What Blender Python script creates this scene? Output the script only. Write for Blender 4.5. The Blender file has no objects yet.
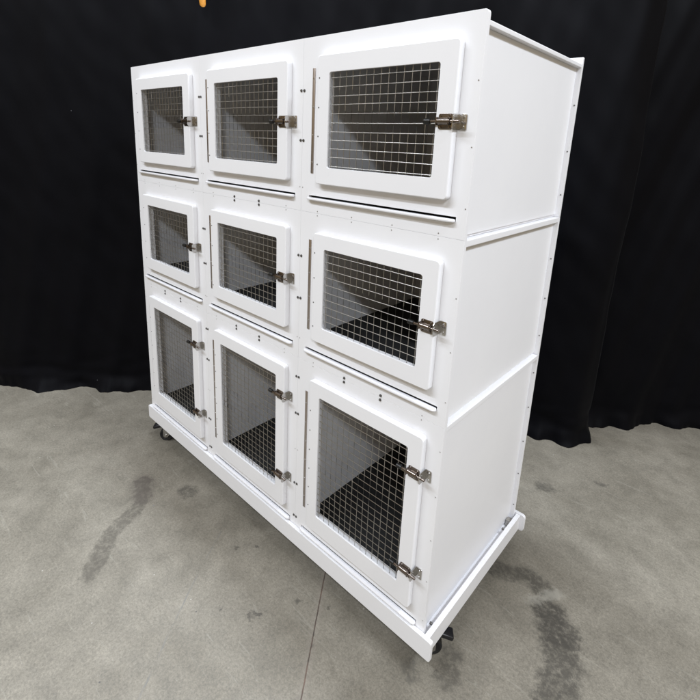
import bpy, bmesh, math, random
from mathutils import Vector, Matrix, noise as mnoise

random.seed(7)
S = bpy.context.scene
COL = S.collection
rad = math.radians

# ------------------------------------------------------------------ dimensions
CW = 0.6096                  # width of one kennel (24 in)
NC = 3
W = CW * NC
D = 0.705                    # depth
T = 0.0127                   # sheet thickness
TT = 0.0185                  # thicker top sheets that carry a row above
OV = 0.016                   # overhang of front/back/top past the side walls
TIER = {1: (1.3425, 1.8771), 2: (0.8055, 1.3425), 3: (0.042, 0.8055)}
FLOOR_Z = -0.10
DT = 0.020                   # door thickness

# ------------------------------------------------------------------ materials
def new_mat(name):
    m = bpy.data.materials.new(name)
    m.use_nodes = True
    nt = m.node_tree
    b = nt.nodes['Principled BSDF']
    return m, nt, b

def N(nt, kind, **kw):
    n = nt.nodes.new(kind)
    for k, v in kw.items():
        if k.startswith('i_'):
            n.inputs[k[2:].replace('_', ' ')].default_value = v
        else:
            setattr(n, k, v)
    return n

def math_node(nt, op, a, b=None, clamp=False):
    n = nt.nodes.new('ShaderNodeMath'); n.operation = op; n.use_clamp = clamp
    for i, v in enumerate((a, b)):
        if v is None: continue
        if isinstance(v, (int, float)): n.inputs[i].default_value = v
        else: nt.links.new(v, n.inputs[i])
    return n.outputs[0]

def vmath(nt, op, a, b=None, out=0):
    n = nt.nodes.new('ShaderNodeVectorMath'); n.operation = op
    for i, v in enumerate((a, b)):
        if v is None: continue
        if isinstance(v, (tuple, list)): n.inputs[i].default_value = v
        else: nt.links.new(v, n.inputs[i])
    return n.outputs[out]

def noise(nt, vec, scale, detail=4, rough=0.55, dist=0.0):
    n = N(nt, 'ShaderNodeTexNoise')
    n.inputs['Scale'].default_value = scale
    n.inputs['Detail'].default_value = detail
    n.inputs['Roughness'].default_value = rough
    n.inputs['Distortion'].default_value = dist
    nt.links.new(vec, n.inputs['Vector'])
    return n

def ramp(nt, fac, stops):
    r = N(nt, 'ShaderNodeValToRGB')
    e = r.color_ramp.elements
    while len(e) < len(stops): e.new(0.5)
    for el, (p, c) in zip(e, stops):
        el.position = p
        el.color = (c, c, c, 1) if isinstance(c, (int, float)) else (*c, 1)
    nt.links.new(fac, r.inputs[0])
    return r.outputs[0]

def mix(nt, fac, a, b, blend='MIX'):
    n = N(nt, 'ShaderNodeMix', data_type='RGBA', blend_type=blend)
    for sock, v in ((n.inputs[0], fac), (n.inputs[6], a), (n.inputs[7], b)):
        if isinstance(v, (int, float)): sock.default_value = v
        elif isinstance(v, (tuple, list)): sock.default_value = (*v[:3], 1)
        else: nt.links.new(v, sock)
    return n.outputs[2]

def smooth(nt, v, lo, hi):
    n = N(nt, 'ShaderNodeMapRange', interpolation_type='SMOOTHSTEP')
    n.inputs[1].default_value = lo; n.inputs[2].default_value = hi
    n.inputs[3].default_value = 1.0; n.inputs[4].default_value = 0.0
    nt.links.new(v, n.inputs[0])
    return n.outputs[0]

def white_plastic(name, col, r0, r1):
    m, nt, b = new_mat(name)
    tc = N(nt, 'ShaderNodeTexCoord').outputs['Object']
    n1 = noise(nt, tc, 3.5, 5, 0.6)
    n2 = noise(nt, tc, 420.0, 2, 0.5)
    n3 = noise(nt, tc, 38.0, 3, 0.6)
    c = mix(nt, ramp(nt, n1.outputs[0], [(0.3, 0.0), (0.75, 1.0)]), col,
            tuple(x * y for x, y in zip(col, (0.955, 0.955, 0.96))))
    # scattered faint scuffs
    sc = ramp(nt, n3.outputs[0], [(0.69, 0.0), (0.76, 0.5)])
    c = mix(nt, sc, c, tuple(x * 0.93 for x in col))
    nt.links.new(c, b.inputs['Base Color'])
    rr = N(nt, 'ShaderNodeMapRange')
    rr.inputs[3].default_value = r0; rr.inputs[4].default_value = r1
    mm = mix(nt, 0.5, n1.outputs[0], noise(nt, tc, 17.0, 6, 0.7, 0.8).outputs[0])
    nt.links.new(mm, rr.inputs[0])
    nt.links.new(rr.outputs[0], b.inputs['Roughness'])
    bp = N(nt, 'ShaderNodeBump'); bp.inputs['Strength'].default_value = 0.05
    bp.inputs['Distance'].default_value = 0.002
    nt.links.new(n2.outputs[0], bp.inputs['Height'])
    nt.links.new(bp.outputs[0], b.inputs['Normal'])
    b.inputs['IOR'].default_value = 1.5
    return m

def metal(name, col, rough, var=0.12):
    m, nt, b = new_mat(name)
    tc = N(nt, 'ShaderNodeTexCoord').outputs['Object']
    n1 = noise(nt, tc, 90.0, 3, 0.6)
    c = mix(nt, n1.outputs[0], col, tuple(x * 0.78 for x in col))
    nt.links.new(c, b.inputs['Base Color'])
    b.inputs['Metallic'].default_value = 1.0
    rr = N(nt, 'ShaderNodeMapRange')
    rr.inputs[3].default_value = rough - var / 2; rr.inputs[4].default_value = rough + var / 2
    nt.links.new(n1.outputs[0], rr.inputs[0])
    nt.links.new(rr.outputs[0], b.inputs['Roughness'])
    return m

def dark_solid(name, col, rough, scale=60.0, bump=0.1):
    m, nt, b = new_mat(name)
    tc = N(nt, 'ShaderNodeTexCoord').outputs['Object']
    n1 = noise(nt, tc, scale, 4, 0.6)
    c = mix(nt, n1.outputs[0], tuple(x * 0.7 for x in col), tuple(x * 1.3 for x in col))
    nt.links.new(c, b.inputs['Base Color'])
    b.inputs['Roughness'].default_value = rough
    bp = N(nt, 'ShaderNodeBump'); bp.inputs['Strength'].default_value = bump
    bp.inputs['Distance'].default_value = 0.002
    nt.links.new(n1.outputs[0], bp.inputs['Height'])
    nt.links.new(bp.outputs[0], b.inputs['Normal'])
    return m

M = {}
M['white'] = white_plastic('white_plastic_sheet', (0.80, 0.80, 0.82), 0.18, 0.62)
M['gloss'] = white_plastic('glossy_white_plastic', (0.80, 0.80, 0.83), 0.10, 0.25)
M['steel'] = metal('stainless_steel', (0.60, 0.585, 0.57), 0.22, 0.1)
M['bolt_steel'] = metal('dark_bolt_steel', (0.24, 0.205, 0.185), 0.2, 0.12)

M['wire'] = metal('galvanised_wire', (0.50, 0.485, 0.455), 0.38)
M['hinge'] = metal('hinge_steel', (0.56, 0.505, 0.475), 0.36)
M['screw'] = metal('screw_steel', (0.22, 0.215, 0.21), 0.42)
M['pale_screw'] = metal('pale_screw_steel', (0.50, 0.49, 0.48), 0.35)
M['knob'] = dark_solid('black_vinyl', (0.006, 0.006, 0.006), 0.4)
M['mat'] = dark_solid('black_mat_and_slot_shade', (0.0075, 0.0075, 0.008), 0.75, 120.0, 0.2)  # the mat's own black; on the tray pan it paints the slot's shade
M['rubber'] = dark_solid('black_rubber', (0.007, 0.007, 0.008), 0.55)
M['black_metal'] = dark_solid('black_painted_steel', (0.005, 0.005, 0.007), 0.35)
M['orange'] = dark_solid('orange_vinyl', (0.52, 0.22, 0.025), 0.5, 130.0, 0.4)

def segdist(nt, P, a, b):
    ba = (b[0] - a[0], b[1] - a[1], 0.0)
    L2 = ba[0] ** 2 + ba[1] ** 2
    pa = vmath(nt, 'SUBTRACT', P, (a[0], a[1], 0.0))
    h = math_node(nt, 'DIVIDE', vmath(nt, 'DOT_PRODUCT', pa, ba, out=1), L2, clamp=True)
    sc = nt.nodes.new('ShaderNodeVectorMath'); sc.operation = 'SCALE'
    sc.inputs[0].default_value = ba; nt.links.new(h, sc.inputs['Scale'])
    return vmath(nt, 'LENGTH', vmath(nt, 'SUBTRACT', pa, sc.outputs[0]), out=1)

def polydist(nt, P, pts):
    d = None
    for a, b in zip(pts[:-1], pts[1:]):
        s = segdist(nt, P, a, b)
        d = s if d is None else math_node(nt, 'MINIMUM', d, s)
    return d

def concrete():
    m, nt, b = new_mat('concrete_floor')
    geo = N(nt, 'ShaderNodeNewGeometry').outputs['Position']
    P = vmath(nt, 'MULTIPLY', geo, (1, 1, 0))
    cloud = noise(nt, P, 2.6, 9, 0.64, 0.35).outputs[0]
    mott = noise(nt, P, 11.0, 9, 0.68, 0.2).outputs[0]
    fine = noise(nt, P, 95.0, 5, 0.7).outputs[0]
    grit = noise(nt, P, 190.0, 4, 0.8).outputs[0]
    c = mix(nt, ramp(nt, cloud, [(0.30, 0.0), (0.72, 1.0)]), (0.126, 0.112, 0.087), (0.200, 0.181, 0.146))
    c = mix(nt, 0.8, c, ramp(nt, mott, [(0.28, 0.38), (0.5, 0.5), (0.74, 0.60)]), 'OVERLAY')
    c = mix(nt, 0.6, c, ramp(nt, fine, [(0.3, 0.30), (0.7, 0.68)]), 'OVERLAY')
    c = mix(nt, 0.5, c, ramp(nt, grit, [(0.3, 0.36), (0.7, 0.62)]), 'OVERLAY')
    # trowel marks: long faint streaks
    mp = N(nt, 'ShaderNodeMapping'); nt.links.new(P, mp.inputs[0])
    mp.inputs['Rotation'].default_value = (0, 0, rad(56)); mp.inputs['Scale'].default_value = (1.2, 22, 1)
    st = noise(nt, mp.outputs[0], 1.6, 6, 0.62, 0.8).outputs[0]
    c = mix(nt, ramp(nt, st, [(0.64, 0.0), (0.68, 0.22)]), c, (0.13, 0.118, 0.095))
    mp2 = N(nt, 'ShaderNodeMapping'); nt.links.new(P, mp2.inputs[0])
    mp2.inputs['Rotation'].default_value = (0, 0, rad(-20)); mp2.inputs['Scale'].default_value = (2.0, 17, 1)
    st2 = noise(nt, mp2.outputs[0], 1.9, 6, 0.66, 1.2).outputs[0]
    c = mix(nt, ramp(nt, st2, [(0.62, 0.0), (0.66, 0.22)]), c, (0.30, 0.285, 0.24))
    # dark worn spots
    sp = noise(nt, P, 5.5, 5, 0.7, 0.6).outputs[0]
    c = mix(nt, ramp(nt, sp, [(0.64, 0.0), (0.72, 0.4)]), c, (0.105, 0.094, 0.072))
    # distorted coordinate for stains
    nz = N(nt, 'ShaderNodeTexNoise'); nz.inputs['Scale'].default_value = 17.0
    nz.inputs['Detail'].default_value = 9; nz.inputs['Roughness'].default_value = 0.74
    nt.links.new(P, nz.inputs['Vector'])
    off = vmath(nt, 'SUBTRACT', nz.outputs['Color'], (0.5, 0.5, 0.5))
    sc = nt.nodes.new('ShaderNodeVectorMath'); sc.operation = 'SCALE'
    nt.links.new(off, sc.inputs[0]); sc.inputs['Scale'].default_value = 0.13
    PD = vmath(nt, 'MULTIPLY', vmath(nt, 'ADD', P, sc.outputs[0]), (1, 1, 0))
    brk = ramp(nt, noise(nt, P, 42.0, 8, 0.75).outputs[0], [(0.36, 0.15), (0.54, 1.0)])
    def stain(c, pts, r, edge, col, amt, broken=False):
        f = smooth(nt, polydist(nt, PD, pts), r - edge, r + edge)
        f = math_node(nt, 'MULTIPLY', f, amt)
        if broken: f = math_node(nt, 'MULTIPLY', f, brk)
        return mix(nt, f, c, col)
    # long dried run at the left
    c = stain(c, [(0.36, -0.235), (0.465, -0.275), (0.515, -0.365), (0.565, -0.465), (0.70, -0.60)], 0.034, 0.010, (0.060, 0.052, 0.040), 0.70, True)
    c = stain(c, [(0.36, -0.235), (0.45, -0.27)], 0.048, 0.03, (0.075, 0.062, 0.052), 0.5)
    # wet looking patches at the right
    c = stain(c, [(1.83, 0.56), (1.93, 0.61), (2.01, 0.605)], 0.040, 0.018, (0.046, 0.041, 0.032), 0.85, True)
    c = stain(c, [(2.00, 0.53), (2.06, 0.62)], 0.022, 0.014, (0.27, 0.255, 0.215), 0.6)
    c = stain(c, [(2.055, 0.52), (2.09, 0.46), (2.12, 0.44)], 0.052, 0.022, (0.036, 0.032, 0.025), 0.9, True)
    c = stain(c, [(2.10, 0.50), (2.155, 0.40), (2.18, 0.25), (2.20, 0.10)], 0.060, 0.014, (0.044, 0.039, 0.031), 0.82, True)
    # tyre marks by the caster
    c = stain(c, [(1.875, 0.12), (1.90, 0.06)], 0.036, 0.014, (0.055, 0.049, 0.039), 0.7, True)
    c = stain(c, [(1.79, 0.0), (1.83, -0.022)], 0.018, 0.012, (0.07, 0.064, 0.053), 0.7, True)
    # scattered small smudges
    for (x, y, r) in ((1.288, -0.259, 0.010), (1.296, -0.247, 0.006), (1.18, -0.33, 0.005), (1.36, -0.12, 0.011), (1.05, -0.07, 0.006),
                      (1.51, -0.18, 0.006), (1.0, -0.14, 0.006), (1.79, 1.18, 0.03), (2.0, 1.42, 0.02), (1.45, -0.05, 0.007), (0.55, -0.12, 0.035)):
        c = stain(c, [(x, y), (x + r, y + r * 0.6)], r, r * 0.6, (0.048, 0.043, 0.035), 0.7, True)
    # fine hairline running across the slab at the left
    PD2 = nt.nodes.new('ShaderNodeVectorMath'); PD2.operation = 'SCALE'
    nt.links.new(off, PD2.inputs[0]); PD2.inputs['Scale'].default_value = 0.018
    PH = vmath(nt, 'MULTIPLY', vmath(nt, 'ADD', P, PD2.outputs[0]), (1, 1, 0))
    hl = smooth(nt, polydist(nt, PH, [(0.86, -0.09), (0.97, -0.265), (1.083, -0.43), (1.34, -0.78)]), 0.0008, 0.0045)
    hbrk = ramp(nt, mott, [(0.42, 0.0), (0.6, 0.8)])
    c = mix(nt, math_node(nt, 'MULTIPLY', hl, hbrk), c, (0.13, 0.125, 0.115))
    # saw cut control joint
    PJs = nt.nodes.new('ShaderNodeVectorMath'); PJs.operation = 'SCALE'
    nt.links.new(off, PJs.inputs[0]); PJs.inputs['Scale'].default_value = 0.005
    PJ = vmath(nt, 'MULTIPLY', vmath(nt, 'ADD', P, PJs.outputs[0]), (1, 1, 0))
    jd = polydist(nt, PJ, [(0.65, 1.10), (1.37, 0.02), (2.4, -1.44)])
    jh = smooth(nt, jd, 0.010, 0.022)
    c = mix(nt, math_node(nt, 'MULTIPLY', jh, 0.22), c, (0.22, 0.19, 0.16))
    jm = smooth(nt, jd, 0.0012, 0.0030)
    jc = mix(nt, ramp(nt, mott, [(0.40, 0.0), (0.62, 1.0)]), (0.028, 0.022, 0.018), (0.12, 0.075, 0.055))
    c = mix(nt, math_node(nt, 'MULTIPLY', jm, 0.92), c, jc)
    # pits and grit
    vp = N(nt, 'ShaderNodeTexVoronoi'); vp.inputs['Scale'].default_value = 34.0
    nt.links.new(P, vp.inputs['Vector'])
    pf = math_node(nt, 'MULTIPLY', smooth(nt, vp.outputs['Distance'], 0.045, 0.11), ramp(nt, vp.outputs['Color'], [(0.66, 0.0), (0.70, 0.55)]))
    c = mix(nt, pf, c, (0.115, 0.107, 0.094))
    vq = N(nt, 'ShaderNodeTexVoronoi'); vq.inputs['Scale'].default_value = 21.0
    nt.links.new(P, vq.inputs['Vector'])
    qf = math_node(nt, 'MULTIPLY', smooth(nt, vq.outputs['Distance'], 0.03, 0.07), ramp(nt, vq.outputs['Color'], [(0.74, 0.0), (0.78, 0.5)]))
    c = mix(nt, qf, c, (0.48, 0.46, 0.42))
    # tiny pale and dark specks
    vo = N(nt, 'ShaderNodeTexVoronoi'); vo.inputs['Scale'].default_value = 8.0
    nt.links.new(P, vo.inputs['Vector'])
    vs = smooth(nt, vo.outputs['Distance'], 0.018, 0.032)
    c = mix(nt, vs, c, mix(nt, ramp(nt, vo.outputs['Color'], [(0.70, 0.0), (0.72, 1.0)]), (0.07, 0.065, 0.06), (0.75, 0.74, 0.70)))
    nt.links.new(c, b.inputs['Base Color'])
    rr = N(nt, 'ShaderNodeMapRange'); rr.inputs[3].default_value = 0.48; rr.inputs[4].default_value = 0.74
    nt.links.new(mott, rr.inputs[0]); nt.links.new(rr.outputs[0], b.inputs['Roughness'])
    h = math_node(nt, 'ADD', math_node(nt, 'MULTIPLY', fine, 0.5), math_node(nt, 'MULTIPLY', grit, 0.45))
    h = math_node(nt, 'SUBTRACT', h, math_node(nt, 'MULTIPLY', jm, 3.0))
    bp = N(nt, 'ShaderNodeBump'); bp.inputs['Strength'].default_value = 0.28
    bp.inputs['Distance'].default_value = 0.0025
    nt.links.new(h, bp.inputs['Height']); nt.links.new(bp.outputs[0], b.inputs['Normal'])
    return m
M['concrete'] = concrete()

def cloth():
    m, nt, b = new_mat('black_drape_cloth')
    tc = N(nt, 'ShaderNodeTexCoord').outputs['Object']
    n1 = noise(nt, tc, 6.0, 5, 0.6)
    n2 = noise(nt, tc, 700.0, 2, 0.5)
    c = mix(nt, n1.outputs[0], (0.0013, 0.0013, 0.0020), (0.0026, 0.0026, 0.0038))
    # a few specks of lint
    vo = N(nt, 'ShaderNodeTexVoronoi'); vo.inputs['Scale'].default_value = 7.0
    nt.links.new(tc, vo.inputs['Vector'])
    f = math_node(nt, 'MULTIPLY', smooth(nt, vo.outputs['Distance'], 0.010, 0.022), ramp(nt, vo.outputs['Color'], [(0.70, 0.0), (0.71, 0.35)]))
    c = mix(nt, f, c, (0.25, 0.25, 0.27))
    nt.links.new(c, b.inputs['Base Color'])
    b.inputs['Roughness'].default_value = 0.6
    b.inputs['Sheen Weight'].default_value = 0.012
    b.inputs['Sheen Roughness'].default_value = 0.45
    b.inputs['Specular IOR Level'].default_value = 0.06
    bp = N(nt, 'ShaderNodeBump'); bp.inputs['Strength'].default_value = 0.15
    bp.inputs['Distance'].default_value = 0.001
    nt.links.new(n2.outputs[0], bp.inputs['Height']); nt.links.new(bp.outputs[0], b.inputs['Normal'])
    return m
M['cloth'] = cloth()

# ------------------------------------------------------------------ mesh helpers
def to_mesh(name, bm, mat, smooth_angle=35):
    bmesh.ops.remove_doubles(bm, verts=bm.verts, dist=1e-6)
    bmesh.ops.recalc_face_normals(bm, faces=bm.faces)
    me = bpy.data.meshes.new(name)
    bm.to_mesh(me); bm.free()
    if smooth_angle:
        for p in me.polygons: p.use_smooth = True
        me.set_sharp_from_angle(angle=rad(smooth_angle))
    me.materials.append(mat)
    return me

def link(name, me, parent=None, loc=(0, 0, 0), rot=(0, 0, 0)):
    o = bpy.data.objects.new(name, me)
    COL.objects.link(o)
    o.parent = parent
    o.location = loc
    o.rotation_euler = rot
    if me.materials and me.materials[0] == M['white']:
        wn = o.modifiers.new('weighted_normals', 'WEIGHTED_NORMAL')
        wn.weight = 100; wn.keep_sharp = True
    return o

def empty(name, loc):
    o = bpy.data.objects.new(name, None)
    o.empty_display_size = 0.1
    COL.objects.link(o)
    o.location = loc
    return o

def tag(o, label=None, cat=None, group=None, kind=None):
    if label: o['label'] = label
    if cat: o['category'] = cat
    if group: o['group'] = group
    if kind: o['kind'] = kind
    return o

def add_box(bm, lo, hi, bev=0.0, seg=2, mtx=None):
    r = bmesh.ops.create_cube(bm, size=1.0)
    vs = r['verts']
    for v in vs:
        v.co = Vector(((lo[i] + hi[i]) / 2 + v.co[i] * (hi[i] - lo[i])) for i in range(3))
    if bev > 0:
        es = list({e for v in vs for e in v.link_edges})
        rb = bmesh.ops.bevel(bm, geom=es, offset=bev, segments=seg, profile=0.5, affect='EDGES')
        vs = list({v for f in rb['faces'] for v in f.verts} | {v for v in vs if v.is_valid})
    if mtx is not None:
        allv = set(vs)
        stack = list(allv)
        while stack:
            v = stack.pop()
            for e in v.link_edges:
                w = e.other_vert(v)
                if w not in allv: allv.add(w); stack.append(w)
        for v in allv: v.co = mtx @ v.co
    return vs

def add_cyl(bm, p0, p1, r, n=16, r2=None, bev=0.0):
    p0 = Vector(p0); p1 = Vector(p1); d = p1 - p0
    q = d.to_track_quat('Z', 'Y').to_matrix()
    r2 = r if r2 is None else r2
    prof = [(0, 0.0, r), (0, 1.0, r2)]
    L = d.length
    rings = []
    if bev > 0:
        st = [(0.0, r - bev), (bev * 0.3, r - bev * 0.3), (bev, r), (L - bev, r2), (L - bev * 0.3, r2 - bev * 0.3), (L, r2 - bev)]
    else:
        st = [(0.0, r), (L, r2)]
    for (z, rr) in st:
        rings.append([bm.verts.new(p0 + q @ Vector((rr * math.cos(2 * math.pi * k / n), rr * math.sin(2 * math.pi * k / n), z))) for k in range(n)])
    for a, b in zip(rings[:-1], rings[1:]):
        for k in range(n):
            bm.faces.new((a[k], a[(k + 1) % n], b[(k + 1) % n], b[k]))
    bm.faces.new(rings[0][::-1]); bm.faces.new(rings[-1])

def rrect(x0, x1, z0, z1, r, n=5):
    pts = []
    for (cx, cz, a0) in ((x1 - r, z1 - r, 0), (x0 + r, z1 - r, 90), (x0 + r, z0 + r, 180), (x1 - r, z0 + r, 270)):
        for k in range(n + 1):
            a = rad(a0 + 90 * k / n)
            pts.append((cx + r * math.cos(a), cz + r * math.sin(a)))
    return pts

def loops_solid(bm, loops, close=True):
    """loops: list of [(x,y,z)...] joined in order into a tube of quads; closed on itself if close."""
    V = [[bm.verts.new(p) for p in L] for L in loops]
    m = len(V)
    for i in range(m if close else m - 1):
        a, b = V[i], V[(i + 1) % m]
        n = len(a)
        for k in range(n):
            bm.faces.new((a[k], a[(k + 1) % n], b[(k + 1) % n], b[k]))
    if not close:
        bm.faces.new(V[0][::-1]); bm.faces.new(V[-1])
    return V

def plate_xz(bm, x0, x1, z0, z1, yf, yb, r=0.006, e=0.002, n=5):
    """rounded rectangular plate in XZ with rounded front edge"""
    L = []
    def P(inset, y): return [(x, y, z) for x, z in rrect(x0 + inset, x1 - inset, z0 + inset, z1 - inset, max(r - inset, 0.0004), n)]
    s = 1 if yb > yf else -1
    L.append(P(0, yb)); L.append(P(0, yf + s * e)); L.append(P(e * 0.29, yf + s * e * 0.29)); L.append(P(e, yf))
    loops_solid(bm, L, close=False)

def grid_plate(xs, zs, holes, y0, y1, bev=0.0007, corner=0.004, big_corner=None):
    """flat sheet in XZ (front at y0) made of grid cells, with rectangular holes; edges eased"""
    bm = bmesh.new()
    V = {}
    def v(i, j, k):
        if (i, j, k) not in V: V[(i, j, k)] = bm.verts.new((xs[i], (y0, y1)[k], zs[j]))
        return V[(i, j, k)]
    nx, nz = len(xs) - 1, len(zs) - 1
    fill = lambda i, j: 0 <= i < nx and 0 <= j < nz and (i, j) not in holes
    for i in range(nx):
        for j in range(nz):
            if not fill(i, j): continue
            bm.faces.new((v(i, j, 0), v(i + 1, j, 0), v(i + 1, j + 1, 0), v(i, j + 1, 0)))
            bm.faces.new((v(i, j, 1), v(i, j + 1, 1), v(i + 1, j + 1, 1), v(i + 1, j, 1)))
            if not fill(i - 1, j): bm.faces.new((v(i, j, 0), v(i, j + 1, 0), v(i, j + 1, 1), v(i, j, 1)))
            if not fill(i + 1, j): bm.faces.new((v(i + 1, j, 0), v(i + 1, j, 1), v(i + 1, j + 1, 1), v(i + 1, j + 1, 0)))
            if not fill(i, j - 1): bm.faces.new((v(i, j, 0), v(i, j, 1), v(i + 1, j, 1), v(i + 1, j, 0)))
            if not fill(i, j + 1): bm.faces.new((v(i, j + 1, 0), v(i + 1, j + 1, 0), v(i + 1, j + 1, 1), v(i, j + 1, 1)))
    bm.edges.ensure_lookup_table()
    if big_corner:
        x, z, rr = big_corner
        es = [e for e in bm.edges if all(abs(w.co.x - x) < 1e-5 and abs(w.co.z - z) < 1e-5 for w in e.verts)]
        bmesh.ops.bevel(bm, geom=es, offset=rr, segments=5, profile=0.5, affect='EDGES')
    bm.normal_update()
    es = [e for e in bm.edges if len(e.link_faces) == 2 and e.calc_face_angle(0) > rad(60)
          and abs(e.verts[0].co.y - e.verts[1].co.y) < 1e-6 and abs(e.verts[0].co.y - y0) < 1e-6]
    bmesh.ops.bevel(bm, geom=es, offset=bev, segments=2, profile=0.5, affect='EDGES')
    return bm

CACHE = {}
def cached(key, fn):
    if key not in CACHE: CACHE[key] = fn()
    return CACHE[key]

# ------------------------------------------------------------------ kennel pieces (local coords: x 0..CW, y 0 front, z 0 bottom)
SPEC = {
    1: dict(door=(0.084, 0.558, 0.097, 0.4755), win=(0.134, 0.508, 0.149, 0.4255), hinge=(0.128, 0.445), latch=[0.287], nscrew=4, mat=0.085, top_drop=0.021),
    2: dict(door=(0.084, 0.558, 0.103, 0.4775), win=(0.134, 0.508, 0.158, 0.4295), hinge=(0.127, 0.446), latch=[0.291], nscrew=4, mat=0.0855, top_drop=0.0012),
    3: dict(door=(0.084, 0.558, 0.098, 0.7145), win=(0.134, 0.508, 0.171, 0.6625), hinge=(0.152, 0.649), latch=[0.238, 0.590], nscrew=6, mat=0.0855, top_drop=0.0012),
}
SLOT = (0.037, 0.579, 0.0445, 0.0563)     # x0,x1,z0,z1 of the tray slot

def mk_front(t, tr):
    s = SPEC[t]; H = TIER[t][1] - TIER[t][0]
    wx0, wx1, wz0, wz1 = s['win']
    g = 0.00015
    xs = [g, SLOT[0], wx0 - 0.010, wx1 + 0.010, SLOT[1], CW - g]
    zs = [g, SLOT[2], SLOT[3], wz0 - 0.010, wz1 + 0.010, H - g]
    holes = {(1, 1), (2, 1), (3, 1), (2, 3)}
    bm = grid_plate(xs, zs, holes, 0.0, T, big_corner=(CW - g, H - g, 0.009) if tr else None)
    return to_mesh('front_panel', bm, M['white'])

def mk_back(t):
    H = TIER[t][1] - TIER[t][0]
    bm = bmesh.new()
    add_box(bm, (0.0003, D - T, 0.0003), (CW - 0.0003, D, H - 0.0003), 0.001)
    return to_mesh('back_panel', bm, M['white'])

def mk_side(t, sx):
    H = TIER[t][1] - TIER[t][0]
    x = OV if sx < 0 else CW - OV - T
    bm = bmesh.new()
    add_box(bm, (x, T + 0.0002, 0.0085), (x + T, D - T - 0.0002, H - SPEC[t]['top_drop'] - (T if t == 1 else TT) - 0.0003), 0.0006)
    return to_mesh('side_panel', bm, M['white'])

def mk_top(t):
    H = TIER[t][1] - TIER[t][0]
    zt = H - SPEC[t]['top_drop']
    bm = bmesh.new()
    add_box(bm, (0.0015, T + 0.0002, zt - (T if t == 1 else TT)), (CW - 0.0015, D - T - 0.0002, zt), 0.0022, 3)
    return to_mesh('top_panel', bm, M['white'])

def mk_bottom():
    bm = bmesh.new()
    add_box(bm, (OV + 0.005, T + 0.0002, 0.0005), (CW - OV - 0.005, D - T - 0.0002, 0.0082), 0.0005)
    return to_mesh('bottom_panel', bm, M['white'])

def mk_mat(t):
    z = SPEC[t]['mat']
    bm = bmesh.new()
    add_box(bm, (OV + T + 0.001, T + 0.0008, z - 0.024), (CW - OV - T - 0.001, D - T - 0.002, z), 0.002)  # mat body carried down and forward, its black standing in for shade behind the slot
    return to_mesh('floor_mat', bm, M['mat'])

def mk_tray():
    """pull-out tray: a thin pan inside with a rounded lip that stands out of the slot"""
    bm = bmesh.new()
    # lip: rounded bar seen from the front, ends rounded in plan
    x0, x1 = SLOT[0] - 0.001, SLOT[1] + 0.0005
    zc0, zc1 = 0.0425, 0.0508
    out = []
    r = 0.012
    n = 6
    yf, yb = -0.0150, 0.0035
    plan = [(x0 + 0.004, yb)]
    for k in range(n + 1):
        a = rad(180 + 90 * k / n); plan.append((x0 + r + r * math.cos(a), yf + r + r * math.sin(a)))
    for k in range(n + 1):
        a = rad(270 + 90 * k / n); plan.append((x1 - r + r * math.cos(a), yf + r + r * math.sin(a)))
    plan.append((x1 - 0.004, yb))
    cx = (x0 + x1) / 2; cy = (yf + yb) / 2
    def ring(ins, z):
        res = []
        for (x, y) in plan:
            sx = 1 - ins / ((x1 - x0) / 2); sy = 1 - ins / ((yb - yf) / 2)
            res.append((cx + (x - cx) * sx, cy + (y - cy) * sy, z))
        return res
    e = 0.0032
    L = [ring(e, zc0), ring(e * 0.29, zc0 + e * 0.29), ring(0, zc0 + e), ring(0, zc1 - e), ring(e * 0.29, zc1 - e * 0.29), ring(e, zc1)]
    loops_solid(bm, L, close=False)
    # keep the part in front of the panel plus the web through the slot
    for v in bm.verts:
        if v.co.y > -0.0008 and v.co.z < 0.0455 and v.co.y < 0.004: v.co.y = -0.0008
    return to_mesh('tray', bm, M['gloss'])

def mk_pan():
    bm = bmesh.new()
    add_box(bm, (SLOT[0] + 0.006, 0.0040, 0.0460), (SLOT[1] - 0.006, D - 0.05, 0.0500), 0.0006)  # pan coloured black to paint in the darkness of the tray slot
    return to_mesh('slot_shade_tray_pan', bm, M['mat'])

def mk_hinge(t):
    z0, z1 = SPEC[t]['hinge']
    bm = bmesh.new()
    add_box(bm, (0.0448, -0.0022, z0), (0.0562, -0.0004, z1), 0.0004)
    add_cyl(bm, (0.0835 - 0.0022, -0.0030, z0), (0.0835 - 0.0022, -0.0030, z1), 0.0028, 10)
    return to_mesh('hinge', bm, M['hinge'])

def mk_hinge_screw():
    bm = bmesh.new()
    add_cyl(bm, (0, 0.0004, 0), (0, -0.0016, 0), 0.0034, 12, 0.0024)
    return to_mesh('screw', bm, M['steel'])

def mk_screw(r):
    bm = bmesh.new()
    add_cyl(bm, (0, 0.0006, 0), (0, -0.0012, 0), r, 12, r * 0.8)
    # cross slot sides
    return to_mesh('screw', bm, M['screw'])

def mk_small_screw():
    bm = bmesh.new()
    add_cyl(bm, (0, 0.0006, 0), (0, -0.0008, 0), 0.0022, 12, 0.0016)
    return to_mesh('screw', bm, M['pale_screw'])

def mk_bolt():
    """hex-ish cap bolt on a washer"""
    bm = bmesh.new()
    add_cyl(bm, (0, 0.0004, 0), (0, -0.0010, 0), 0.0048, 18)
    add_cyl(bm, (0, -0.0010, 0), (0, -0.0034, 0), 0.0035, 6)
    return to_mesh('bolt', bm, M['screw'], 30)

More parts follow.
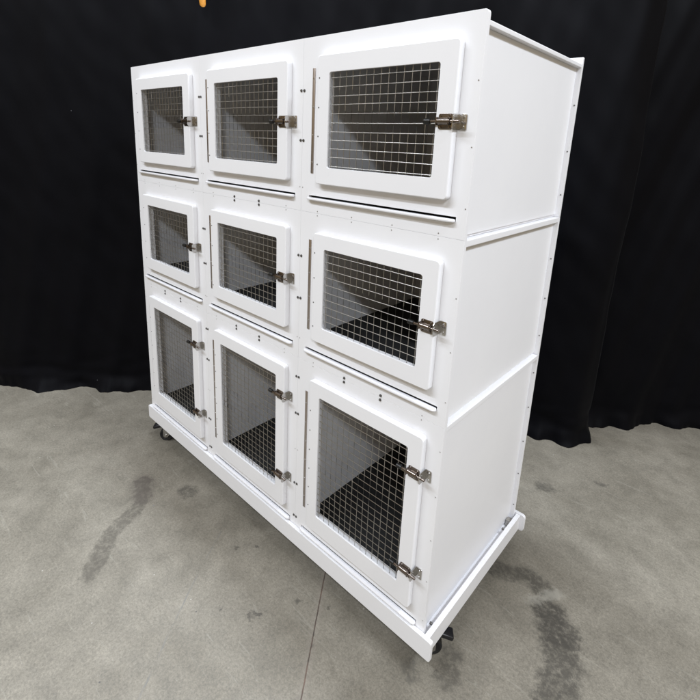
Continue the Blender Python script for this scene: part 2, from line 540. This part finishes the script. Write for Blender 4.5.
def mk_door(t):
    x0, x1, z0, z1 = SPEC[t]['door']; a0, a1, b0, b1 = SPEC[t]['win']
    yf, yb = -0.0008 - DT, -0.0008
    e = 0.0032; ei = 0.0014
    R, r = 0.011, 0.007
    n = 6
    def O(ins, y): return [(x, y, z) for x, z in rrect(x0 + ins, x1 - ins, z0 + ins, z1 - ins, R - ins, n)]
    def I(ins, y): return [(x, y, z) for x, z in rrect(a0 - ins, a1 + ins, b0 - ins, b1 + ins, r + ins, n)]
    c = 0.2929
    L = [O(0, yb), O(0, yf + e), O(e * 0.076, yf + e * 0.617), O(e * c, yf + e * c), O(e * 0.617, yf + e * 0.076), O(e, yf),
         I(ei, yf), I(ei * c, yf + ei * c), I(0, yf + ei), I(0, yf + 0.0062), I(0.0085, yf + 0.0062), I(0.0085, yb)]
    bm = bmesh.new()
    loops_solid(bm, L, close=True)
    return to_mesh('door', bm, M['white'], 40)

def mk_wire(t):
    a0, a1, b0, b1 = SPEC[t]['win']
    yc = -0.0132
    r = 0.00102
    bm = bmesh.new()
    p = 0.0254
    rng = random.Random(t * 11)
    def wire(pts):
        n = 6
        rings = []
        for i, q in enumerate(pts):
            A = pts[max(i - 1, 0)]; B = pts[min(i + 1, len(pts) - 1)]
            d = (Vector(B) - Vector(A)).normalized()
            qm = d.to_track_quat('Z', 'Y').to_matrix()
            rings.append([bm.verts.new(Vector(q) + qm @ Vector((r * math.cos(2 * math.pi * k / n), r * math.sin(2 * math.pi * k / n), 0))) for k in range(n)])
        for a, b in zip(rings[:-1], rings[1:]):
            for k in range(n): bm.faces.new((a[k], a[(k + 1) % n], b[(k + 1) % n], b[k]))
        bm.faces.new(rings[0][::-1]); bm.faces.new(rings[-1])
    nx = int((a1 - a0) / p); ox = (a1 - a0 - nx * p) / 2 + 0.002
    k = 0
    x = a0 + ox - 0.002
    while x < a1 - 0.003:
        j0 = rng.uniform(-0.0006, 0.0006); j1 = rng.uniform(-0.0008, 0.0008)
        m = 5
        wire([(x + j0 + j1 * math.sin(math.pi * i / m), yc + 2 * r * 0.9, b0 - 0.0075 + (b1 - b0 + 0.015) * i / m) for i in range(m + 1)])
        x += p
    z = b1 - 0.016
    while z > b0 + 0.003:
        j0 = rng.uniform(-0.0006, 0.0006); j1 = rng.uniform(-0.0010, 0.0010)
        m = 5
        wire([(a0 - 0.0075 + (a1 - a0 + 0.015) * i / m, yc, z + j0 + j1 * math.sin(math.pi * i / m)) for i in range(m + 1)])
        z -= p
    return to_mesh('wire_mesh', bm, M['wire'])

def mk_latch_body():
    """slide bolt: base plate, domed barrel with flanges, bolt rod; origin at latch centre on door face, x along the bolt"""
    bm = bmesh.new()
    plate_xz(bm, -0.0195, 0.0195, -0.0185, 0.0185, -0.0022, 0.0, r=0.005, e=0.0008, n=4)
    # half round barrel
    def barrel(x0, x1, rr, h):
        L = []
        n = 10
        for x in (x0, x1):
            L.append([(x, -0.0021 - h - rr * math.sin(math.pi * k / n), rr * math.cos(math.pi * k / n)) for k in range(n + 1)] + [(x, -0.0021, -rr), (x, -0.0021, rr)])
        loops_solid(bm, L, close=False)
    barrel(-0.0185, 0.0165, 0.0080, 0.0035)
    add_box(bm, (-0.0215, -0.0135, -0.0100), (-0.0185, -0.0021, 0.0100), 0.0006)
    add_box(bm, (0.0118, -0.0128, -0.0095), (0.0145, -0.0021, 0.0095), 0.0006)
    # rod
    add_cyl(bm, (-0.046, -0.0065, 0), (0.041, -0.0065, 0), 0.0042, 14, bev=0.001)
    # rivet heads
    for x in (-0.013, 0.012):
        for z in (-0.0138, 0.0138):
            add_cyl(bm, (x, -0.0020, z), (x, -0.0040, z), 0.0030, 12, 0.0022)
    return to_mesh('slide_bolt', bm, M['bolt_steel'])

def mk_latch_knob():
    bm = bmesh.new()
    n = 16
    prof = [(0.009, 0.0030), (0.010, 0.0062), (0.014, 0.0070), (0.020, 0.0066), (0.024, 0.0074), (0.0275, 0.0066), (0.0290, 0.0035)]
    rings = [[bm.verts.new((-0.030 - x, -0.0065 + rr * math.cos(2 * math.pi * k / n), rr * math.sin(2 * math.pi * k / n))) for k in range(n)] for x, rr in prof]
    for a, b in zip(rings[:-1], rings[1:]):
        for k in range(n): bm.faces.new((a[k], a[(k + 1) % n], b[(k + 1) % n], b[k]))
    bm.faces.new(rings[0][::-1]); bm.faces.new(rings[-1])
    return to_mesh('latch_knob', bm, M['knob'])

def mk_keeper():
    """strike plate: an ear screwed to the panel and a flange standing out beside the door that takes the bolt"""
    bm = bmesh.new()
    plate_xz(bm, -0.0018, 0.0200, -0.0195, 0.0195, -0.0026, 0.0, r=0.004, e=0.0008, n=4)
    L = []
    for x in (-0.0022, -0.0006):
        L.append([(x, -0.0010, -0.0185), (x, -0.0300, -0.0185), (x, -0.0345, -0.0130), (x, -0.0345, 0.0130), (x, -0.0300, 0.0185), (x, -0.0010, 0.0185)])
    loops_solid(bm, L, close=False)
    add_cyl(bm, (-0.0028, -0.0273, 0), (0.0002, -0.0273, 0), 0.0064, 16)
    for z in (-0.0115, 0.0115):
        add_cyl(bm, (0.0118, -0.0024, z), (0.0118, -0.0046, z), 0.0034, 12, 0.0026)
    return to_mesh('strike_plate', bm, M['steel'])

# ------------------------------------------------------------------ assemble kennels
ROW = {1: 'top', 2: 'middle', 3: 'bottom'}
LABEL = {
    (1, 0): 'white kennel at the top left corner of the stack, squarish door with one latch',
    (1, 1): 'white kennel in the middle of the top row, squarish door with one latch',
    (1, 2): 'white kennel at the top right corner of the stack, nearest the ceiling and the camera',
    (2, 0): 'white kennel at the left end of the middle row, little black floor showing',
    (2, 1): 'white kennel at the very centre of the stack, with kennels on all four sides',
    (2, 2): 'white kennel at the right end of the middle row, much black floor showing',
    (3, 0): 'tall white kennel with two latches at the left end of the bottom row',
    (3, 1): 'tall white kennel with two latches between the two other tall bottom kennels',
    (3, 2): 'tall white kennel with two latches at the right end of the bottom row',
}
BIGV = {(1, 0): [], (1, 1): [0.38], (1, 2): [0.38, 0.228]}
HOLE_Z = {1: [0.079, 0.229, 0.382], 2: [0.079, 0.229, 0.382], 3: [0.076, 0.228, 0.38, 0.535, 0.686]}
BIG_Z = {1: (0.229, 0.382), 2: (0.229, 0.382), 3: (0.076, 0.228, 0.535, 0.686)}
HOLE_X = [0.079, 0.228, 0.381, 0.533]

for t in (1, 2, 3):
    zb, zt = TIER[t]; H = zt - zb; s = SPEC[t]
    for c in range(NC):
        k = empty('dog_kennel', (c * CW, 0, zb))
        tag(k, LABEL[(t, c)], 'kennel', 'white dog kennels bolted together in a stack of nine')
        tr = (t == 1 and c == 2)
        link('front_panel', cached(('front', t, tr), lambda: mk_front(t, tr)), k)
        link('back_panel', cached(('back', t), lambda: mk_back(t)), k)
        link('side_panel', cached(('side', t, -1), lambda: mk_side(t, -1)), k)
        link('side_panel', cached(('side', t, 1), lambda: mk_side(t, 1)), k)
        link('top_panel', cached(('top', t), lambda: mk_top(t)), k)
        link('bottom_panel', cached(('bottom',), mk_bottom), k)
        link('floor_mat', cached(('mat', t), lambda: mk_mat(t)), k)
        tray = link('tray', cached(('tray',), mk_tray), k)
        link('slot_shade_tray_pan', cached(('pan',), mk_pan), tray)
        h = link('hinge', cached(('hinge', t), lambda: mk_hinge(t)), k)
        d = link('door', cached(('door', t), lambda: mk_door(t)), k, (random.uniform(-.0006, .0006), 0, random.uniform(-.0009, .0009)))
        link('wire_mesh', cached(('wire', t), lambda: mk_wire(t)), d)
        h0, h1 = s['hinge']
        n = s['nscrew']
        for i in range(n):
            z = h0 + (h1 - h0) * (0.10 + 0.80 * i / (n - 1))
            link('screw', cached(('hscrew',), mk_hinge_screw), h, (0.0505, -0.0022, z + 0.002))
            link('screw', cached(('screw', 0.0024), lambda: mk_screw(0.0024)), d, (0.0935, -0.0008 - DT, z - 0.002))
        for z in s['latch']:
            ca = math.cos(0)
            rz = random.uniform(-0.5, 0.5)
            lb = link('slide_bolt', cached(('latch',), mk_latch_body), d, (0.5365, -0.0008 - DT, z))
            link('latch_knob', cached(('knob',), mk_latch_knob), d, (0.5365, -0.0008 - DT, z))
            link('strike_plate', cached(('keeper',), mk_keeper), k, (0.5640, 0, z))
        # fixing bolts through the front panel
        big = cached(('bolt',), mk_bolt)
        small = cached(('small_screw',), mk_small_screw)
        for z in HOLE_Z[t]:
            for x, inner in ((0.0068, c > 0), (CW - 0.0068, c < NC - 1)):
                isb = inner and z in BIG_Z[t]
                link('bolt' if isb else 'screw', big if isb else small, k, (x + random.uniform(-.0005, .0005), 0, z + random.uniform(-.0006, .0006)), (0, random.uniform(0, 6.28), 0))
        for edge in ('top', 'bottom'):
            z = H - 0.0072 if edge == 'top' else 0.0072
            if (t == 1 and edge == 'top') or (t == 3 and edge == 'bottom'): continue
            seam = 1 if (t, edge) in ((1, 'bottom'), (2, 'top')) else 2
            for x in HOLE_X:
                isb = x in (0.228, 0.381) and (seam == 2 or c == 1)
                link('bolt' if isb else 'screw', big if isb else small, k, (x + random.uniform(-.0005, .0005), 0, z + random.uniform(-.0006, .0006)), (0, random.uniform(0, 6.28), 0))
        if c == NC - 1:
            sc2 = cached(('edge_screw',), lambda: mk_screw(0.0030))
            for z in HOLE_Z[t]:
                link('screw', sc2, k, (CW - 0.0068, D - T, z))

# ------------------------------------------------------------------ rolling base
base = empty('rolling_base', (0, 0, 0))
tag(base, 'low white plastic base frame on casters under the whole stack of kennels', 'rolling base')
BX0, BX1 = -0.014, 1.867
def rail_mesh(name, lo, hi, axis, r=0.014):
    """a board with rounded lower/upper end corners (in its own face plane)"""
    bm = bmesh.new()
    if axis == 'x':
        n = 5
        pts = rrect(lo[0], hi[0], lo[2], hi[2], r, n)
        e = 0.0018
        def P(ins, y): return [(x, y, z) for x, z in rrect(lo[0] + ins, hi[0] - ins, lo[2] + ins, hi[2] - ins, r - ins, n)]
        L = [P(e, hi[1]), P(e * 0.29, hi[1] - e * 0.29), P(0, hi[1] - e), P(0, lo[1] + e), P(e * 0.29, lo[1] + e * 0.29), P(e, lo[1])]
        loops_solid(bm, L, close=False)
    else:
        add_box(bm, lo, hi, 0.0018, 2)
    return to_mesh(name, bm, M['white'])
link('front_rail', rail_mesh('front_rail', (BX0, -0.0160, 0.0), (BX1, -0.0012, 0.0765), 'x', 0.008), base)
link('rear_rail', rail_mesh('rear_rail', (BX0, D + 0.0012, 0.0), (BX1 + 0.004, D + 0.0150, 0.0765), 'x', 0.014), base)
link('side_rail', rail_mesh('side_rail', (W + 0.0060, -0.0008, 0.004), (W + 0.0235, D + 0.0008, 0.0735), 'y'), base)
link('side_rail', rail_mesh('side_rail', (-0.0120, -0.0008, 0.004), (-0.0015, D + 0.0008, 0.0735), 'y'), base)
bm = bmesh.new()
add_box(bm, (0.0, 0.0, 0.022), (W + 0.005, D, 0.0415), 0.001)
link('deck', to_mesh('deck', bm, M['white']), base)
for y in (0.045, 0.075, 0.585):
    bm = bmesh.new()
    add_cyl(bm, (W + 0.0040, y, 0.0712), (W - 0.004, y, 0.0712), 0.0048, 12, bev=0.001)
    if y != 0.045: pass
    o = link('bolt', to_mesh('bolt', bm, M['screw']), base) if y != 0.075 else None
    if o is None: bm = None
bm = bmesh.new()
add_box(bm, (W - 0.0125, 0.640, 0.045), (W + 0.0050, 0.664, 0.0735), 0.002)
link('corner_bracket', to_mesh('corner_bracket', bm, M['wire']), base)

def caster(x, y, ang):
    """swivel caster: plate + fork (part), wheel, brake pedal, axle bolt; ang = direction the wheel trails"""
    Rz = Matrix.Translation((x, y, 0)) @ Matrix.Rotation(ang, 4, 'Z')
    zc = FLOOR_Z + 0.0375
    bm = bmesh.new()
    add_box(bm, (x - 0.040, y - 0.034, -0.0042), (x + 0.040, y + 0.034, -0.0004), 0.001) if False else None
    add_box(bm, (-0.034, -0.030, 0.0165), (0.034, 0.030, 0.0205), 0.001, 2, Rz)
    add_cyl(bm, Rz @ Vector((0, 0, 0.0170)), Rz @ Vector((0, 0, -0.012)), 0.024, 24, bev=0.002)
    # fork crown and two legs sloping back to the axle
    add_box(bm, (-0.026, -0.0215, -0.0165), (0.046, 0.0215, -0.0125), 0.001, 2, Rz)
    for sgn in (-1, 1):
        L = []
        for yy in (sgn * 0.0195, sgn * 0.0222):
            L.append([tuple(Rz @ Vector(p)) for p in ((-0.022, yy, -0.014), (0.044, yy, -0.014), (0.044, yy, zc - 0.004), (0.036, yy, zc - 0.012), (0.022, yy, zc - 0.010))])
        loops_solid(bm, L, close=False)
    c = link('caster', to_mesh('caster', bm, M['steel']), base)
    bm = bmesh.new()
    wx = 0.030
    pr = [(-0.0150, 0.0300), (-0.0138, 0.0350), (-0.0095, 0.0373), (0.0, 0.0375), (0.0095, 0.0373), (0.0138, 0.0350), (0.0150, 0.0300)]
    n = 40
    rings = [[bm.verts.new(Rz @ Vector((wx + rr * math.cos(2 * math.pi * k / n), yy, zc + rr * math.sin(2 * math.pi * k / n)))) for k in range(n)] for yy, rr in pr]
    for a, b in zip(rings[:-1], rings[1:]):
        for k in range(n): bm.faces.new((a[k], a[(k + 1) % n], b[(k + 1) % n], b[k]))
    for ring, yy, sg in ((rings[0], -0.0150, -1), (rings[-1], 0.0150, 1)):
        c2 = [bm.verts.new(Rz @ Vector((wx + 0.024 * math.cos(2 * math.pi * k / n), yy - sg * 0.003, zc + 0.024 * math.sin(2 * math.pi * k / n)))) for k in range(n)]
        for k in range(n): bm.faces.new((ring[k], ring[(k + 1) % n], c2[(k + 1) % n], c2[k]))
        bm.faces.new(c2)
    link('wheel', to_mesh('wheel', bm, M['rubber']), c)
    bm = bmesh.new()
    add_cyl(bm, Rz @ Vector((wx, -0.0290, zc)), Rz @ Vector((wx, 0.0290, zc)), 0.0062, 6)
    add_cyl(bm, Rz @ Vector((wx, -0.0250, zc)), Rz @ Vector((wx, 0.0250, zc)), 0.0095, 18)
    link('axle', to_mesh('axle', bm, M['wire']), c)
    bm = bmesh.new()
    tilt = Rz @ Matrix.Translation((0.056, 0, -0.004)) @ Matrix.Rotation(rad(16), 4, 'Y')
    add_box(bm, (-0.004, -0.019, -0.010), (0.046, 0.019, 0.0065), 0.004, 3, tilt)
    add_box(bm, (-0.030, -0.012, -0.013), (0.012, 0.012, 0.000), 0.002, 2, tilt)
    link('brake_pedal', to_mesh('brake_pedal', bm, M['black_metal']), c)
caster(1.790, 0.070, math.atan2(0.6, 0.8))
caster(0.140, 0.042, math.atan2(-0.7, -0.7))
caster(0.12, 0.62, rad(200))
caster(1.73, 0.61, rad(60))

# ------------------------------------------------------------------ floor
bm = bmesh.new()
bmesh.ops.create_grid(bm, x_segments=8, y_segments=8, size=14.0)
fl = link('floor', to_mesh('floor', bm, M['concrete'], 0), None, (1.0, 1.0, FLOOR_Z))
tag(fl, kind='structure')

# ------------------------------------------------------------------ black drapes
def catmull(pts, step):
    out = []
    P = [Vector(pts[0]) * 2 - Vector(pts[1])] + [Vector(p) for p in pts] + [Vector(pts[-1]) * 2 - Vector(pts[-2])]
    for i in range(1, len(P) - 2):
        n = max(2, int((P[i + 1] - P[i]).length / step))
        for k in range(n):
            u = k / n
            a, b, c, d = P[i - 1], P[i], P[i + 1], P[i + 2]
            out.append(0.5 * ((2 * b) + (-a + c) * u + (2 * a - 5 * b + 4 * c - d) * u * u + (-a + 3 * b - 3 * c + d) * u ** 3))
    out.append(P[-2])
    return out

def drape(name, pts, height, seed, fold, lean=0.0, hem=True):
    path = catmull(pts, 0.011)
    nz = 120
    bm = bmesh.new()
    rows = []
    # arc length
    s = [0.0]
    for a, b in zip(path[:-1], path[1:]): s.append(s[-1] + (b - a).length)
    nrm = []
    for i in range(len(path)):
        d = path[min(i + 1, len(path) - 1)] - path[max(i - 1, 0)]
        d.normalize(); nrm.append(Vector((d.y, -d.x)))
    for j in range(nz + 1):
        w = j / nz
        w = w ** 1.35
        z = height * w
        row = []
        for i, p in enumerate(path):
            sl = s[i]
            skew = sl + lean * (z - 1.0)
            ph = 1.9 * mnoise.noise(Vector((sl * 0.8 + seed, z * 0.35, 0)))
            A = 0.35 + 0.65 * max(0.0, 1 - z / height) + 0.1
            f = fold * A * (0.55 * math.sin(skew * 11.0 + ph * 1.6 + seed) + 0.30 * math.sin(skew * 23.0 + ph * 2.4 + 1.3 * seed) + 0.12 * math.sin(skew * 47.0 + 3 * ph))
            f += 0.030 * fold / 0.03 * 0.5 * mnoise.noise(Vector((sl * 2.1, z * 1.6 + sl * 1.1, seed)))
            f += 0.006 * mnoise.noise(Vector((sl * 9 + z * 4, z * 5, seed + 3)))
            # cloth breaks and spreads on the floor
            zz = z
            if hem:
                k = max(0.0, 1 - z / 0.16)
                f += 0.075 * k * k * (0.45 + 1.1 * mnoise.noise(Vector((sl * 3.7, 0.3, seed + 9))) + 0.5 * mnoise.noise(Vector((sl * 11, 0.1, seed + 5))) + 0.15 * mnoise.noise(Vector((sl * 29, z * 6, seed + 6))))
                f += 0.016 * max(0.0, 1 - z / 0.32) * mnoise.noise(Vector((sl * 6, z * 16, seed + 11)))
                zz = z + 0.010 * k * abs(mnoise.noise(Vector((sl * 12, 2.0, seed))))
            q = p + nrm[i] * f
            row.append(bm.verts.new((q.x, q.y, FLOOR_Z - 0.004 + zz)))
        rows.append(row)
    for a, b in zip(rows[:-1], rows[1:]):
        for i in range(len(path) - 1):
            bm.faces.new((a[i], a[i + 1], b[i + 1], b[i]))
    me = to_mesh(name, bm, M['cloth'], 180)
    o = link(name, me)
    sd = o.modifiers.new('cloth_thickness', 'SOLIDIFY'); sd.thickness = 0.003; sd.offset = -1
    return o

c1 = drape('curtain', [(-2.5, -1.75), (-1.75, -1.02), (-1.1, -0.40), (-0.74, -0.045), (-0.52, 0.185), (0.2, 0.86), (0.9, 1.33), (1.40, 1.57), (1.62, 1.62), (1.76, 1.70), (1.815, 1.83)], 3.1, 2.0, 0.021, -0.16)
tag(c1, 'long black cloth curtain hanging to the floor behind the white kennels', 'curtain', 'black curtains hung as a backdrop')
c2 = drape('curtain', [(1.50, 1.86), (1.70, 1.93), (1.86, 2.03), (2.10, 2.27), (2.6, 2.72), (3.3, 3.2)], 3.1, 5.3, 0.028, -0.3)
tag(c2, 'black cloth curtain at the right edge, its hem further back than the other', 'curtain', 'black curtains hung as a backdrop')

# ------------------------------------------------------------------ spring clamp at the top of the curtain (only an orange handle tip hangs into view)
def clamp(loc, rz):
    k = empty('spring_clamp', loc)
    tag(k, 'orange clamp tip hanging against the black curtain above the top row of kennels', 'clamp')
    k.rotation_euler = (0, 0, rz)
    for sg, dz in ((-1, 0.0), (1, 0.055)):
        bm = bmesh.new()
        n = 14
        prof = [(0.0, 0.006), (0.004, 0.0125), (0.012, 0.0165), (0.040, 0.0185), (0.075, 0.0175), (0.080, 0.0150)]
        rings = [[bm.verts.new((sg * 0.016 * 0 + (rr * math.cos(2 * math.pi * q / n)) + sg * 0.26 * (z - 0.0) * 0.3, 0.55 * rr * math.sin(2 * math.pi * q / n) - (0.03 if sg > 0 else 0.0), z + dz)) for q in range(n)] for z, rr in prof]
        for a, b in zip(rings[:-1], rings[1:]):
            for q in range(n): bm.faces.new((a[q], a[(q + 1) % n], b[(q + 1) % n], b[q]))
        bm.faces.new(rings[0][::-1]); bm.faces.new(rings[-1])
        link('handle_grip', to_mesh('handle_grip', bm, M['orange']), k)
    bm = bmesh.new()
    add_box(bm, (-0.013, -0.008, 0.078), (0.019, 0.006, 0.20), 0.003, 2)
    add_box(bm, (-0.013, -0.038, 0.130), (0.019, -0.024, 0.20), 0.003, 2)
    add_cyl(bm, (0.003, -0.045, 0.165), (0.003, 0.012, 0.165), 0.009, 14)
    link('jaw', to_mesh('jaw', bm, M['black_metal']), k)

# ------------------------------------------------------------------ camera (solved from the photograph)
Rr = [[0.7357841707213977, 0.6759683769271398, 0.04109023619198887],
      [-0.19223875432870643, 0.15030014976703082, 0.969770140968547],
      [0.6493580795292936, -0.7214406547835355, 0.24053578980170748]]
C = Vector((2.37865404, -1.06144001, 1.57028769))
F, CX, CY = 467.85, 344.0035, 258.5854
cam = bpy.data.cameras.new('camera')
co = bpy.data.objects.new('camera', cam)
COL.objects.link(co)
mw = Matrix(Rr).transposed().to_4x4()
mw.translation = C
co.matrix_world = mw
cam.sensor_width = 36.0
cam.lens = 36.0 * F / 700.0
cam.shift_x = (350 - CX) / 700.0
cam.shift_y = (CY - 350) / 700.0
cam.clip_start = 0.05
cam.clip_end = 200
S.camera = co

clamp((-0.0965, 0.4588, 2.2525), math.atan2(0.675, 0.735))

# ------------------------------------------------------------------ light: ceiling fixtures of the hall (outside the frame)
wd = bpy.data.worlds.new('World'); S.world = wd; wd.use_nodes = True
bg = wd.node_tree.nodes['Background']
# a dim hall around the set: pale ceiling, warmer and darker walls
wt = wd.node_tree
wz = N(wt, 'ShaderNodeSeparateXYZ'); wt.links.new(N(wt, 'ShaderNodeTexCoord').outputs['Generated'], wz.inputs[0])
wr = ramp(wt, wz.outputs[2], [(0.0, (0.36, 0.27, 0.145)), (0.22, (0.39, 0.295, 0.165)), (0.55, (0.50, 0.43, 0.34)), (1.0, (0.60, 0.56, 0.51))])
wt.links.new(wr, bg.inputs[0])
bg.inputs[1].default_value = 1.0

def ceiling_lamp(loc, sx, sy, power, col, rz=0.0, aim=None):
    l = bpy.data.lights.new('ceiling_lamp', 'AREA')
    l.shape = 'RECTANGLE'; l.size = sx; l.size_y = sy
    l.energy = power; l.color = col
    o = bpy.data.objects.new('ceiling_lamp', l)
    COL.objects.link(o)
    o.location = loc
    if aim is None: o.rotation_euler = (0, 0, rz)
    else: o.rotation_euler = (Vector(aim) - Vector(loc)).to_track_quat('-Z', 'Y').to_euler()
    return o
LC = (0.845, 0.912, 1.0)
ceiling_lamp((5.4, -3.9, 4.7), 1.6, 0.5, 235, LC)
ceiling_lamp((0.1, -3.3, 5.2), 4.2, 0.3, 335, LC)
ceiling_lamp((4.6, 0.1, 4.6), 0.5, 1.6, 225, LC)
ceiling_lamp((0.3, 0.48, 5.1), 2.8, 0.4, 310, LC)

# ------------------------------------------------------------------ render settings
S.view_settings.view_transform = 'Standard'
S.view_settings.look = 'None'
S.view_settings.exposure = 0.0
S.view_settings.gamma = 1.0
S.render.engine = 'CYCLES'
S.cycles.use_denoising = True
S.cycles.max_bounces = 10
S.cycles.diffuse_bounces = 6
